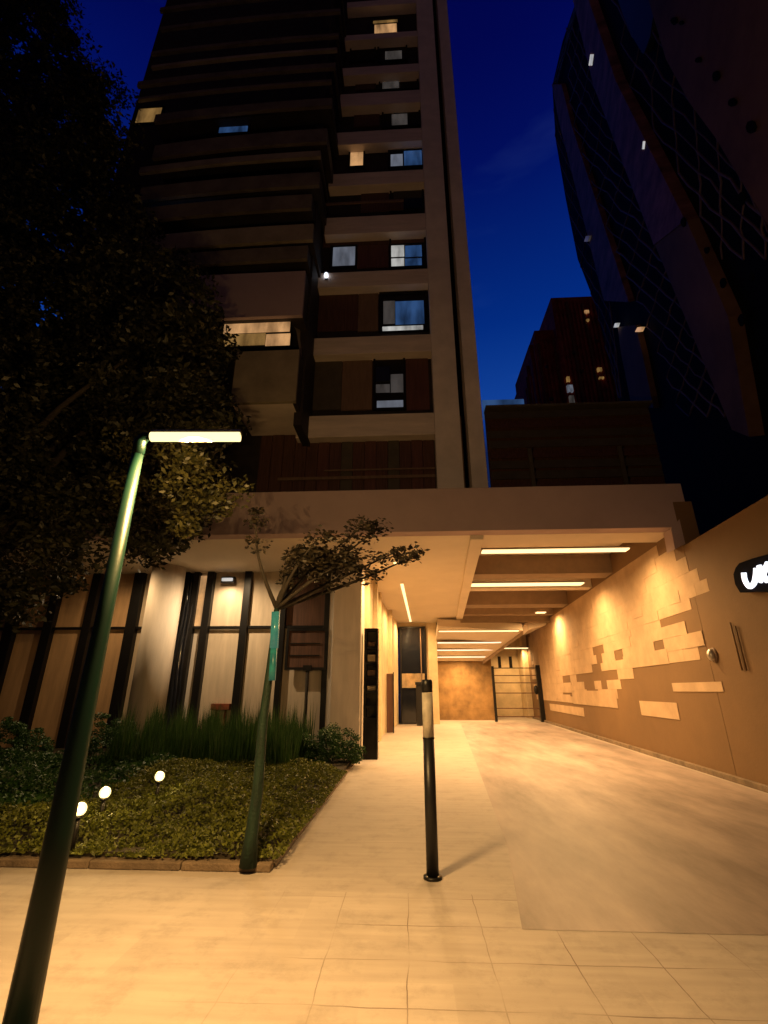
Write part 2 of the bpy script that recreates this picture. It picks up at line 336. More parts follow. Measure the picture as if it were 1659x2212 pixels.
# soffit over the left part (a slab whose right edge follows the passage)
def lid(pts, z0, z1, name, m, par):
    return MB().prism([(x, y, z0) for x, y in pts], (0, 0, z1 - z0)).build(name, m, par)
lid([(bl, YB + .351), (bay_x(YB + .35) - .3, YB + .351), (bay_x(26) - .3, 26), (bl, 26)], ZS, ZS + .3, 'soffit', M['soffit'], pod)
lid([(bay_x(YB + .36) - .3, YB + .36), (bay_x(YB + .36), YB + .36), (bay_x(25.4), 25.4), (bay_x(25.4) - .3, 25.4)], ZS - .1, ZS + .6, 'edge_beam', M['soffit'], pod)
lid([(bay_x(YB + .36), YB + .36), (wall_x(YB + .36) + .3, YB + .36), (wall_x(27) + .3, 27), (bay_x(27), 27)], ZS + .62, ZS + .9, 'bay_ceiling', M['soffit'], pod)
MB().box(bl, br, YB + .3, 40, zt - .25, zt - .05).build('roof_slab', M['dark_wall'], pod)
MB().box(bay_x(YB) + .0, wall_x(YB) + .1, YB + .36, 11.45, ZS + .002, ZS + .6).build('front_beam', M['soffit'], pod)
for yb, dd, m in ((14.7, .75, 'beam_paint'), (16.9, .5, 'soffit'), (20.4, .9, 'beam_paint'), (23.2, .5, 'beam_paint')):
    MB().prism([(bay_x(yb) + .003, yb, ZS + .002), (wall_x(yb) + .1, yb, ZS + .002), (wall_x(yb + dd) + .1, yb + dd, ZS + .002), (bay_x(yb + dd) + .003, yb + dd, ZS + .002)], (0, 0, .61)).build('cross_beam', M[m], pod, .01)
# sloping ceiling at the back with its diagonal cut
sl = [site(946, 1352, y=24.0), site(1130, 1362, y=24.0), site(1042, 1428, y=29.4), site(937, 1428, y=29.4)]
MB().prism(sl, (0, .1, .35)).build('sloping_ceiling', M['soffit'], pod)
e0, e1 = sl[1], sl[2]
MB().prism([e0 + Vector((0, -.02, -.18)), e1 + Vector((0, -.02, -.18)), e1 + Vector((.28, -.02, .05)), e0 + Vector((.28, -.02, .05))], (0, .05, .4)).build('stair_stringer', M['beam_paint'], pod)
MB().box(bay_x(27) - .3, wall_x(24) + .2, 24.0, 24.25, site(1000, 1345, y=24).z, ZS + .62).build('downstand', M['beam_paint'], pod)
MB().prism([site(1135, 1362, y=24.4), site(1180, 1350, y=24.4), site(1180, 1330, y=24.4), site(1120, 1330, y=24.4)], (0, 4, 0)).build('bulkhead', M['soffit'], pod)

# ceiling lights
def striplight(u0, u1, v, z, wd, label, power, ns=3, m='strip', y=None):
    a = site(u0, v, z=z) if y is None else site(u0, v, y=y); b = site(u1, v, z=z) if y is None else site(u1, v, y=y)
    yy = (a.y + b.y) / 2; zz = (a.z + b.z) / 2
    t = thing('ceiling_light', label, 'ceiling light', ((a.x + b.x) / 2, yy, zz), 'linear lights across the passage ceiling')
    MB().box(a.x, b.x, yy - wd / 2, yy + wd / 2, zz - .03, zz + .01).build('diffuser', M[m], t, .008)
    MB().box(a.x - .03, b.x + .03, yy - wd / 2 - .02, yy + wd / 2 + .02, zz + .011, zz + .05).build('housing', M['beam_paint'], t)
    for i in range(ns):
        spot('lamp', (a.x + (b.x - a.x) * (i + .5) / ns, yy, zz - .06), power / ns, t, 172)
    return t
striplight(1042, 1352, 1189, ZS - .03, .26, 'longest bright ceiling strip, nearest the passage mouth', 1650)
striplight(1018, 1256, 1262, ZS - .03, .38, 'second bright ceiling strip from the mouth, between two dark beams', 2300)
t = striplight(1158, 1178, 1323, ZS - .03, .3, 'short bright lamp at the right wall end of a dark beam', 1200, 1); t.name = 'wall_end_light'
striplight(948, 1120, 1363, 0, .18, 'thin strip along the head of the sloping ceiling at the back', 800, 2, y=23.9)
for (v, u0, u1, yy, nm) in ((1388, 945, 1082, 26.0, 'upper white strip of the three on the sloping ceiling'), (1404, 943, 1064, 27.4, 'middle white strip of the three on the sloping ceiling'), (1419, 940, 1048, 28.6, 'lowest white strip, just above the back wall')):
    striplight(u0, u1, v, 0, .28, nm, 520, 1, 'strip_white', y=yy)
striplight(1075, 1140, 1400, 0, .3, 'ceiling strip beyond the rail gate', 500, 2, y=31.2)
# light line on the left soffit
a, b = site(868, 1262, z=ZS - .015), site(887, 1345, z=ZS - .015)
t = thing('soffit_light', 'narrow light line running away along the left soffit', 'ceiling light', a)
MB().prism([(a.x - .05, a.y, a.z), (a.x + .05, a.y, a.z), (b.x + .05, b.y - .3, a.z), (b.x - .05, b.y - .3, a.z)], (0, 0, .012)).build('diffuser', M['strip'], t)
for k in (.05, .45, .9): spot('lamp', a.lerp(b, k) - Vector((0, 0, .03)), 640, t, 172)
a = site(855, 1216, z=ZS - .03)
t = thing('downlight', 'small round spot lamp on the soffit beside the dark twigs', 'ceiling light', a)
MB().ball(a, .07, sz=.5).build('lens', M['bulb'], t); MB().tube([a + Vector((0, 0, .01)), a + Vector((0, 0, .029))], .1, 16).build('rim', M['steel'], t)
spot('lamp', a - Vector((0, 0, .06)), 900, t, 172)
a = site(483, 1247, z=ZS - .28); a = Vector((a.x, min(a.y, 13.6), a.z))
t = thing('wall_light', 'small white oblong lamp high on the glazed facade', 'wall light', a)
MB().box(a.x - .17, a.x + .17, 13.72, 13.78, a.z - .05, a.z + .05).build('diffuser', M['pane_white'], t, .02)
MB().box(a.x - .2, a.x + .2, 13.785, 13.95, a.z - .09, a.z + .09).build('backplate', M['frame'], t)
spot('lamp', (a.x, 13.68, a.z - .1), 60, t, 172, (1, .72, .42)); spot('lamp', (a.x - 2.6, 12.4, 4.9), 200, t, 176, (1, .66, .32)); spot('lamp', (a.x + .3, 12.6, 4.9), 500, t, 176, (1, .70, .38))  # last two spots sit off the fixture, added to brighten the blinds

# ------------------------------------------------------------------ glazed wall under the left soffit
gw = thing('glazed_wall', 'long glazed wall of cream blinds between black mullions behind the garden', 'facade', (-5, YG, 0))
gx = lambda u, v=1500, y=YG: site(u, v, y=y).x
ztr = site(550, 1355, y=YG).z
mull = [(-200, -176), (-110, -88), (-25, -2), (62, 82), (150, 168), (247, 270), (360, 375), (386, 399), (417, 433), (505, 521), (594, 606), (694, 706)]
for (u0, u1) in mull:
    MB().box(gx(u0), gx(u1), YG - .12, YG + .1, .1, ZS - .002).build('mullion', M['frame'], gw, .008)
for (u0, u1) in zip(mull[:-1], mull[1:]):
    xa, xb = gx(u0[1]) + .002, gx(u1[0]) - .002
    MB().box(xa, xb, YG - .06, YG + .02, ztr - .035, ztr + .035).build('transom', M['frame'], gw)
    dim = u1[0] < 300
    if u0[0] == 360: m = 'frame'
    elif u0[0] == 386: m = 'pillar'
    else: m = 'blind_dim' if dim else 'blind'
    MB().box(xa, xb, YG + .05, YG + .07, .1, ztr - .04).build('lower_blind', M[m], gw)
    up = {505: 'teal', 594: 'wood'}.get(u0[0], m)
    if u0[0] == 505: up = 'blind'
    MB().box(xa, xb, YG + .05, YG + .07, ztr + .04, ZS - .002).build('upper_blind', M[up], gw)
MB().box(gx(-400), gx(709) + .12, YG + .12, YG + .2, 0, ZS - .003).build('back_panel', M['wood'], gw)
MB().box(gx(706) + .001, gx(709) + .12, YG - .1, YG + .119, 0, ZS - .003).build('end_panel', M['pillar'], gw)
# dark curtain pair gathered beside the tall light strip
for uu in (372, 380, 390):
    x0 = gx(uu); pts_ = [(x0 + .03 * math.sin(k * .7), YG - .03, .3 + k * (ZS - .45) / 14) for k in range(15)]
    MB().tube(pts_, [.10 if k < 12 else .10 - .02 * (k - 11) for k in range(15)], 8).build('curtain', M['pane_dark'], gw)
x0 = gx(404); MB().box(x0 - .11, x0 + .11, YG - .01, YG + .04, ztr + .05, ZS - .1).build('lit_strip', M['pane_warm'], gw)
# teal lit pane and darker casement
r = rectY(617, 1357, 706, 1447, YG - .2); cs = MB()
for (a_, b_) in (((r[0], r[0] + .07), (r[2], r[3])), ((r[1] - .07, r[1]), (r[2], r[3]))): cs.box(*a_, YG - .2, YG - .13, *b_)
cs.box(r[0] + .07, r[1] - .07, YG - .2, YG - .13, r[2], r[2] + .07); cs.box(r[0] + .07, r[1] - .07, YG - .2, YG - .13, r[3] - .07, r[3])
for k in (.33, .62): zz = r[2] + (r[3] - r[2]) * k; cs.box(r[0] + .1, r[1] - .2, YG - .19, YG - .16, zz, zz + .025)
# notice frame stands on its own post
nb = thing('notice_frame', 'dark framed board on a thin post in front of the glazed wall', 'notice board', (r[0] + .4, YG - .3, .1))
cs.build('frame', M['frame'], nb)
MB().box(r[0] + .07, r[1] - .07, YG - .155, YG - .135, r[2] + .07, r[3] - .07).build('board', M['wood'], nb)
pb = site(650, 1662, z=.12); ptp = site(664, 1447, y=YG - .24); pb = Vector((ptp.x - .02, YG - .24, .1))
MB().tube([pb, pb.lerp(ptp, .5) + Vector((.02, 0, 0)), ptp], .045, 8).build('post', M['bark'], nb)
MB().box(ptp.x - .12, ptp.x + .12, YG - .3, YG - .2, ptp.z - .02, ptp.z + .12).build('bracket', M['frame'], nb)
r = rectY(456, 1520, 496, 1534, YG - .1)
hb = thing('wall_bracket', 'small rust red bracket low on the cream blind', 'bracket', (r[0], YG - .05, r[2]))
MB().box(r[0], r[1], YG - .14, YG + .03, r[2], r[3]).build('cap', M['rust'], hb, .01)
for xx in (r[0] + .12, r[1] - .15): MB().box(xx, xx + .03, YG - .05, YG + .03, .3, r[2]).build('pipe', M['rust'], hb)
# pillars
def pillar(u0, u1, y, label, round_=True):
    x0, x1 = gx(u0, 1500, y), gx(u1, 1500, y); c = (x0 + x1) / 2; rad = (x1 - x0) / 2
    t = thing('pillar', label, 'pillar', (c, y, 0), 'plastered pillars of the podium')
    if round_: MB().tube([(c, y, 0), (c, y, ZS - .002)], rad, 40).build('shaft', M['pillar'], t)
    else: MB().box(x0, x1, y, y + .9, 0, ZS - .002).build('shaft', M['pillar'], t, .03)
    MB().tube([(c, y, 0), (c, y, .14)], rad + .03, 40).build('base', M['pillar'], t) if round_ else MB().box(x0 - .02, x1 + .02, y - .02, y + .92, 0, .14).build('base', M['pillar'], t)
    return t
pillar(286, 358, 13.3, 'thick round plaster pillar half hidden by the tree')
pillar(712, 779, 12.9, 'square plaster pillar at the corner beside the driveway', False)

# ------------------------------------------------------------------ passage left wall, end walls
pw = thing('passage_wall', 'pale yellow plaster wall lining the left of the passage', 'wall', (-1.2, 16, 0))
LW = [(-1.16, 13.85), (-1.1, 19.3), (-.62, 25.9)]
MB().prism([(LW[0][0], LW[0][1], 0), (LW[1][0], LW[1][1], 0), (LW[2][0], LW[2][1], 0), (LW[2][0] - .4, LW[2][1] + .1, 0), (LW[1][0] - .4, LW[1][1], 0), (LW[0][0] - .4, LW[0][1], 0)], (0, 0, ZS - .003)).build('wall', M['plaster'], pw)
xa, xb = site(862, 1500, y=26).x, site(946, 1450, y=26).x
dx0, dx1 = site(864, 1460, y=26).x, site(922, 1460, y=26).x; dz = site(893, 1354, y=26).z
MB().box(dx1 + .02, xb, 26, 26.4, 0, ZS - .003).build('end_wall', M['plaster'], pw)
MB().box(xa - .6, dx1 + .019, 26.02, 26.4, dz + .02, ZS - .003).build('door_head', M['plaster'], pw)
MB().box(xb - .25, xb, 26.41, 29.5, 0, 4.6).build('side_wall', M['plaster'], pw)
for yy in (15.2, 17.4, 21.5):
    xx = LW[0][0] + .01; MB().box(xx, xx + .14 + (.03 if yy > 20 else 0) + (.22 if yy > 20 else 0), yy, yy + .3, 0, ZS - .01).build('pilaster', M['plaster'], pw, .01)
gd = thing('entrance', 'tall dark glazed door with a black frame at the end of the left wall', 'door', (dx0, 25.9, 0))
fb = MB(); fb.box(dx0, dx0 + .1, 25.85, 25.99, 0, dz); fb.box(dx1 - .1, dx1, 25.85, 25.99, 0, dz); fb.box(dx0 + .1, dx1 - .1, 25.85, 25.99, dz - .1, dz)
fb.build('frame', M['frame'], gd, .01)
xm = dx0 + (dx1 - dx0) * .78
MB().box(dx0 + .1, dx1 - .1, 25.92, 25.95, .05, dz - .1).build('pane', M['pane_dark'], gd)
MB().box(xm, xm + .06, 25.83, 25.915, .05, dz - .1).build('stile', M['tan_panel'], gd)
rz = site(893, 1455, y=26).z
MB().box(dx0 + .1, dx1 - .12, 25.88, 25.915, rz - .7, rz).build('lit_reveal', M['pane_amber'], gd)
# wheelie bins / posts in front of the door
for i, (u0, u1, vt, vb, lab) in enumerate(((882, 895, 1478, 1563, 'low black bin left of its twin before the glass door'), (899, 921, 1466, 1568, 'taller black bin right of its twin before the glass door'))):
    c = site((u0 + u1) / 2, vb, z=0); h = site(u0, vt, y=c.y).z; wd = abs(site(u1, vt, y=c.y).x - site(u0, vt, y=c.y).x)
    t = thing('rubbish_bin', lab, 'bin', c, 'black bins before the glass door')
    MB().prism([(c.x - wd * .42, c.y, 0), (c.x + wd * .42, c.y, 0), (c.x + wd * .42, c.y + .55, 0), (c.x - wd * .42, c.y + .55, 0)], (0, 0, h * .86)).build('body', M['black_paint'], t, .03)
    MB().box(c.x - wd * .5, c.x + wd * .5, c.y - .05, c.y + .6, h * .862, h * .93).build('lid', M['black_paint'], t, .03)
    MB().tube([(c.x - wd * .4, c.y + .63, h * .9), (c.x + wd * .4, c.y + .63, h * .9)], .03).build('handle', M['frame'], t)
# shelf cabinet at the corner
r = rectY(785, 1357, 816, 1643, 12.95); zb = 0
sc_ = thing('display_cabinet', 'tall narrow black glazed cabinet at the pillar corner, bright reflections inside', 'cabinet', (r[0], 12.95, 0))
fb = MB(); xl, xr, ztp = r[0], r[1], site(800, 1357, y=12.95).z
fb.box(xl, xl + .07, 12.95, 13.3, 0, ztp); fb.box(xr - .05, xr, 12.95, 13.3, 0, ztp); fb.box(xl + .07, xr - .05, 12.95, 13.3, ztp - .07, ztp); fb.box(xl + .07, xr - .05, 12.96, 13.3, 0, .95)
fb.build('frame', M['frame'], sc_, .006)
MB().box(xl + .07, xr - .05, 13.2, 13.29, .951, ztp - .07).build('back_panel', M['olive_panel'], sc_)
zs = [site(800, v, y=12.95).z for v in (1398, 1432, 1463, 1494, 1526)]
for i, z_ in enumerate(zs):
    MB().box(xl + .07, xr - .05, 12.97, 13.19, z_ - .04, z_ + .02).build('shelf', M['frame'], sc_)
    if i in (0, 1, 2, 3): MB().box(xl + .08, xr - .06, 13.0, 13.15, z_ + .021, z_ + .021 + (.12, .2, .16, .12)[i]).build('reflection_box', M['plaster' if i % 2 else 'tan_panel'], sc_, .03)  # pale boxes stand in for bright reflections in the glass
pn = thing('narrow_door', 'narrow dark brown door leaf in the yellow passage wall', 'door', (-1.1, 18.5, 0))
c0 = site(835, 1575, y=20.6); h0 = site(841, 1455, y=20.6).z
MB().box(site(835, 1500, y=20.6).x, site(849, 1500, y=20.6).x, 20.6, 20.66, .02, h0).build('leaf', M['wood'], pn, .01)
MB().box(site(849, 1500, y=20.6).x, site(851, 1500, y=20.6).x, 20.55, 20.66, .0, h0 + .05).build('jamb', M['frame'], pn)

# back wall and gate
bw = thing('back_wall', 'stained ochre wall across the far end of the passage', 'wall', (3, 29.6, 0))
x0, x1 = site(938, 1500, y=29.6).x, site(1066, 1500, y=29.6).x
MB().box(x0 - .5, x1, 29.6, 29.9, 0, site(1000, 1428, y=29.6).z + .25).build('wall', M['old_wall'], bw)
MB().box(x0 - .5, x1 + .001, 29.5, 29.598, 0, .55).build('plinth', M['old_wall'], bw)
MB().box(x1, wall_x(33) + .3, 33, 33.3, 0, 5.6).build('far_wall', M['plaster'], bw)
MB().box(x0 - 1, wall_x(33) + .3, 29.9, 33, 5.2, 5.4).build('far_ceiling', M['beam_paint'], bw)
MB().box(x1 - .2, x1, 29.902, 33, 0, 5.2).build('return_wall', M['old_wall'], bw)
r = rectY(1128, 1370, 1148, 1440, 31.5); MB().box(r[0], r[1], 31.5, 32.99, 0, r[3] + .3).build('pier', M['plaster'], bw, .02)
gt = thing('rail_gate', 'dark metal rail gate closing the right side of the passage', 'gate', (6, 28, 0))
x0, x1 = site(1068, 1500, y=28).x, site(1162, 1500, y=28).x; zg = site(1110, 1443, y=28).z
MB().box(x0 - .07, x0 + .07, 27.95, 28.07, 0, zg + .1).build('post', M['frame'], gt)
MB().box(x1 + .02, x1 + .32, 27.9, 28.15, 0, zg + .15).build('post', M['frame'], gt, .02)
for v in (1443, 1459, 1475, 1497, 1530, 1548):
    z_ = site(1110, v, y=28).z; MB().box(x0 + .07, x1 + .02, 27.99, 28.03, z_ - .025, z_ + .02).build('rail', M['frame' if v == 1443 else 'wood'], gt)
for u in (1079, 1103):
    x_ = site(u, 1430, y=28).x; MB().box(x_ - .08, x_ + .08, 27.98, 28.06, zg + .025, site(u, 1418, y=28).z).build('upright', M['frame'], gt)
sp = site(1158, 1490, y=27.95); MB().ball(sp, .12, sz=2.).build('padlock', M['frame'], gt)

# ------------------------------------------------------------------ right boundary wall
ZW = 4.57
bwall = thing('boundary_wall', 'tall ochre rendered wall running along the right of the driveway', 'wall', tuple(WA))
n0, n1 = WA - WD * 9.5, WA + WD * 24.5
def wp(s, off=0.): return WA + WD * s + WN * off
nsign = 1 if WN.x < 0 else -1
WN = WN * nsign
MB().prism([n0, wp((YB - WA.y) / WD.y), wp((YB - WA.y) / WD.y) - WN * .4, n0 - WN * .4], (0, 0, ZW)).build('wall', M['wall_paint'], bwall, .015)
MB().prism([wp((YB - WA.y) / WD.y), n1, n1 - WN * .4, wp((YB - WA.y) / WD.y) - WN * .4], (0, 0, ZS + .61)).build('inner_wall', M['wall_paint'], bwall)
MB().prism([n0 + WN * .001, n1 + WN * .001, n1 + WN * .10, n0 + WN * .10], (0, 0, .10)).build('base_kerb', M['kerb'], bwall, .01)
# raised sandstone blocks; their pale colour also paints the wall's lit upper part
def onwall(u, v, off=0.): return onplane(u, v, WA + WN * off, WN)
def wallbox(mb, u0, v0, u1, v1, off):
    a = onwall(u0, v1); b = onwall(u1, v0); c = onwall(u0, v0); d_ = onwall(u1, v1)
    s0, s1 = (a - WA).dot(WD), (b - WA).dot(WD); s0, s1 = min(s0, s1), max(s0, s1); z0 = (a.z + d_.z) / 2; z1 = (b.z + c.z) / 2
    p = [wp(s0, .001), wp(s1, .001), wp(s1, off), wp(s0, off)]
    mb.prism([(q_.x, q_.y, z0) for q_ in p], (0, 0, z1 - z0))
def blk(mb, s0, s1, z0, z1, off):
    p = [wp(s0, .001), wp(s1, .001), wp(s1, off), wp(s0, off)]
    mb.prism([(q_.x, q_.y, z0) for q_ in p], (0, 0, z1 - z0))
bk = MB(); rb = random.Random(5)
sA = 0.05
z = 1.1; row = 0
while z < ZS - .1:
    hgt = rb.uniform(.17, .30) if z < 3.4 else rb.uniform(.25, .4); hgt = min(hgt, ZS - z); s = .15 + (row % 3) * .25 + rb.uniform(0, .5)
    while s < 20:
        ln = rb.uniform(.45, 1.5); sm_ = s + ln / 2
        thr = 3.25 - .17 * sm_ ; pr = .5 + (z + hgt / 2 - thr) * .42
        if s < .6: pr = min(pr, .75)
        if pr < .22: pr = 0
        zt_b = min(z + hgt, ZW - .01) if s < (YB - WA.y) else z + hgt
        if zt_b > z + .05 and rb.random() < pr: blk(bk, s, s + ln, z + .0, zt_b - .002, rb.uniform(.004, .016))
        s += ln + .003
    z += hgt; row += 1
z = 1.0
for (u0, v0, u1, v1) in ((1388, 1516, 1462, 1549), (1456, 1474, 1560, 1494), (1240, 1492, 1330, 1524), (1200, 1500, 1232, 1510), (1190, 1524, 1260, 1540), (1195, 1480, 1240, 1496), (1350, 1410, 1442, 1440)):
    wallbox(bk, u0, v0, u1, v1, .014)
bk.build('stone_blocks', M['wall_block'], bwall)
# wall fitting and conduits
c = onwall(1543, 1415, .0)
wb = thing('wall_bell', 'small pale dome fixed to the wall above a long pale block', 'alarm bell', c)
MB().tube([c + WN * .002, c + WN * .03], .14, 20).build('back_plate', M['tan_panel'], wb)
bb = MB(); bb.ball((0, 0, 0), .085, 18, 10); bb.v = [tuple(c + WN * (.03 + max(0, p[0]) * 1.2) + WD * p[1] + Vector((0, 0, p[2] * 1.5))) for p in bb.v]
bb.build('dome', M['steel'], wb)
for k, (u0, v0, u1, v1) in enumerate(((1577, 1345, 1578, 1450), (1588, 1352, 1589, 1450))):
    a_, b_ = onwall(u0, v0, .03), onwall(u1, v1, .03)
    cd = MB().tube([a_, Vector((a_.x, a_.y, b_.z))], .016, 8).build('conduit', M['wall_paint'])
    tag(cd, ('conduit on the wall nearer the dome', 'conduit on the wall farther from the dome, nearer the lit sign')[k], 'conduit', 'thin vertical conduits on the wall')
# lit sign
so = .16
def sg(u, v): return onwall(u, v, so)
sgn = thing('lit_sign', 'black oval sign with glowing white letters on the right wall', 'sign', sg(1640, 1245))
outl = []
pc = [(1604, 1226), (1612, 1216), (1640, 1206), (1700, 1190), (1790, 1180), (1830, 1200), (1830, 1240), (1800, 1262), (1700, 1280), (1640, 1278), (1614, 1280), (1603, 1262), (1599, 1240)]
MB().prism([onwall(u, v, .02) for u, v in pc], WN * .12).build('case', M['sign_back'], sgn, .01)
def stroke(pl, r_=.042):
    P = [sg(u, v) for u, v in pl]; Q = []
    for i in range(len(P) - 1):
        p0, p1, p2, p3 = P[max(0, i - 1)], P[i], P[i + 1], P[min(len(P) - 1, i + 2)]
        for k in range(6):
            t = k / 6; Q.append(.5 * ((2 * p1) + (p2 - p0) * t + (2 * p0 - 5 * p1 + 4 * p2 - p3) * t * t + (3 * p1 - p0 - 3 * p2 + p3) * t ** 3))
    Q.append(P[-1]); return MB().tube(Q, r_, 10)
stroke([(1607, 1237), (1610, 1254), (1619, 1267), (1629, 1260), (1633, 1244), (1634, 1228)]).build('letter_u', M['logo_white'], sgn)
xx_ = stroke([(1640, 1222), (1648, 1240), (1658, 1256)]); x2_ = stroke([(1659, 1216), (1650, 1238), (1642, 1256)]); xx_.add(x2_.v, x2_.f, True)
xx_.build('letter_x', M['logo_white'], sgn)

# ------------------------------------------------------------------ apartment tower
tw = thing('apartment_tower', 'tall apartment block with beige bands and a pale corner fin over the podium', 'building', (0, YT, zt))
TOP = 40
cx0, cx1 = site(945, 1050, y=YT).x, site(1003, 1050, y=YT).x
fx0, fx1 = site(1020, 1050, y=YT + .25).x, site(1055, 1050, y=YT + .25).x
MB().box(cx0, cx1, YT, YT + 1.6, zt, TOP).build('corner_column', M['concrete'], tw, .01)
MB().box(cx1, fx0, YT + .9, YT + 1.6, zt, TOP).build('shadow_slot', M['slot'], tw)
MB().box(fx0, fx1, YT + .25, YT + 1.6, zt, TOP).build('fin', M['concrete'], tw, .01)
MB().box(cx1 + .005, cx1 + .03, YT - .02, YT + .2, zt, site(1000, 900, y=YT).z).build('trim', M['tan_panel'], tw)
YI = 12.98
wl = site(262, 500, y=YI).x - 1
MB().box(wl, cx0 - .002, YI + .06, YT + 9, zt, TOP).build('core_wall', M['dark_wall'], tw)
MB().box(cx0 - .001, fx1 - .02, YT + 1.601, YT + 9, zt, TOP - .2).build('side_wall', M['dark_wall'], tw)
bands = [(890, 937, 640), (720, 757, 664), (578, 610, 684), (458, 495, 702), (363, 390, 710), (273, 300, 724), (190, 217, 735), (133, 150, 738), (62, 74, 745), (-10, 2, 750)]
bz = []
for (v0, v1, ul) in bands:
    zt_, zb_ = site(930, v0, y=YT).z, site(930, v1, y=YT).z; bz.append((zb_, zt_))
    MB().box(site(ul, (v0 + v1) / 2, y=YT).x, cx0 - .003, YT + .03, YI + .05, zb_, zt_).build('parapet_band', M['band'], tw, .012)
def panel(u0, v0, u1, v1, m, y=YI, name='cladding_panel', th=.05):
    r_ = rectY(u0, v0, u1, v1, y); return MB().box(r_[0], r_[1], y, y + th, r_[2], r_[3]).build(name, M[m], tw)
def window(u0, v0, u1, v1, panes, y=YI - .06):
    x0, x1, z0, z1 = rectY(u0, v0, u1, v1, y); fw_ = .07
    f = MB(); f.box(x0, x0 + fw_, y, y + .1, z0, z1); f.box(x1 - fw_, x1, y, y + .1, z0, z1); f.box(x0 + fw_, x1 - fw_, y, y + .1, z1 - fw_, z1); f.box(x0 + fw_, x1 - fw_, y, y + .1, z0, z0 + fw_)
    f.box(x0 + fw_, x1 - fw_, y + .07, y + .1, z0 + fw_, z1 - fw_)
    fo = f.build('window', M['frame'], tw)
    for (a_, b_, c_, d_, m) in panes:
        p_ = rectY(a_, b_, c_, d_, y + .03); MB().box(p_[0], p_[1], y + .03, y + .065, p_[2], p_[3]).build('pane', M[m], fo)
    return fo
# ground floor of the tower above the podium: dark vertical boards and curtains
for i in range(15):
    u = 560 + i * 25.3; m = ('wood', 'red_panel', 'wood', 'olive_panel')[i % 4] if i > 3 else 'wood'
    panel(u, 925, u + 24.3, 1062, m, YI - .02 * (i % 2), th=.06)
panel(600, 1028, 940, 1034, 'tan_panel', YI - .12, 'rail', .04)
panel(700, 1012, 940, 1015, 'tan_panel', YI - .12, 'rail', .04)
# storey rows
panel(648, 757, 738, 885, 'olive_panel'); panel(739, 757, 804, 885, 'tan_panel'); panel(877, 757, 926, 885, 'red_panel')
window(806, 766, 876, 884, [(812, 792, 842, 824, 'pane_dark'), (844, 808, 871, 848, 'pane_dim'), (812, 848, 871, 854, 'frame'), (812, 830, 842, 847, 'pane_dim'), (814, 865, 871, 880, 'pane_grey')])
panel(672, 612, 773, 714, 'wood'); panel(774, 612, 817, 714, 'tan_panel'); panel(818, 606, 926, 628, 'red_panel')
window(819, 629, 926, 714, [(828, 650, 853, 698, 'pane_dim'), (854, 650, 916, 699, 'pane_blue')])
panel(826, 704, 914, 709, 'pane_white', YI - .2, 'sill', .1)
panel(698, 495, 920, 528, 'wood'); panel(772, 529, 839, 577, 'red_panel', YI - .01)
window(712, 529, 771, 577, [(719, 532, 769, 575, 'pane_grey')])
window(841, 510, 921, 577, [(844, 530, 873, 553, 'pane_white'), (844, 558, 873, 574, 'pane_white'), (875, 530, 911, 553, 'pane_blue'), (875, 558, 911, 574, 'pane_blue')])
panel(780, 392, 840, 456, 'wood'); panel(841, 392, 916, 404, 'wood', YI - .02)
window(842, 406, 916, 454, [(850, 412, 912, 450, 'pane_dark')]); panel(704, 434, 872, 438, 'tan_panel', YI - .4, 'rail', .04); panel(841, 432, 872, 452, 'wood', YI - .2)
panel(713, 303, 912, 318, 'red_panel', YI - .02)
window(753, 318, 788, 360, [(757, 321, 785, 357, 'pane_warm')]); window(838, 322, 915, 360, [(844, 333, 870, 357, 'pane_grey'), (873, 325, 913, 357, 'pane_blue')])
panel(765, 222, 820, 272, 'wood'); window(825, 226, 908, 272, [(846, 246, 880, 268, 'pane_dim')])
panel(768, 155, 812, 192, 'wood'); window(818, 155, 904, 192, [(826, 170, 862, 190, 'pane_dim')])
window(756, 78, 812, 130, [(762, 84, 808, 96, 'pane_amber')]); window(815, 92, 880, 130, [(832, 110, 868, 126, 'pane_dim')])
window(800, 40, 862, 76, [(809, 52, 857, 70, 'pane_warm'), (806, 43, 860, 47, 'pane_amber')])
c = site(705, 596, y=YT)
t = thing('balcony_light', 'tiny white lamp on the left end of a beige band above the lit balcony', 'wall light', c)
MB().ball(Vector((c.x, YT - .03, c.z)), .08, sz=1.5).build('globe', M['logo_white'], t); MB().box(c.x - .05, c.x + .05, YT - .0, YT + .029, c.z - .16, c.z - .1).build('bracket', M['frame'], t)

# projecting balcony stack on the left, sharing the tower's storeys
def balcony(vt, vb, ul, ur, m, curve=0., y=YBAL, soff=True, glass=None):
    x0, x1 = site(ul, (vt + vb) / 2, y=y).x, site(ur, (vt + vb) / 2, y=y).x
    curve *= .12; um = (ul + ur) / 2; z1, z0 = site(ur, vt, y=y).z, site(ur, vb, y=y).z
    n = 10; L0, L1 = [], []
    for i in range(n + 1):
        f = i / n; yy = y + curve * (1 - f) ** 2.2; xx = x0 + (x1 - x0) * f
        L0.append(Vector((xx, yy, z0))); L1.append(Vector((xx, yy, z1)))
    b = MB().strip(L0, L1, (0, .12, 0)).build('balcony', M[m], tw)
    if soff: MB().prism([L0[0] + Vector((.02, .13, .02)), L0[-1] + Vector((-.02, .13, .02)), Vector((x1 - .02, YI, z0 + .02)), Vector((x0 + .02, YI, z0 + .02))], (0, 0, .16)).build('slab', M['band' if vb > 800 else 'dark_wall'], b)  # shade painted into the dark upper slabs, lamplight into the pale lowest one
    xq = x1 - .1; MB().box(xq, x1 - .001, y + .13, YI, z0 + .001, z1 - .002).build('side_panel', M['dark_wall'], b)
    return b
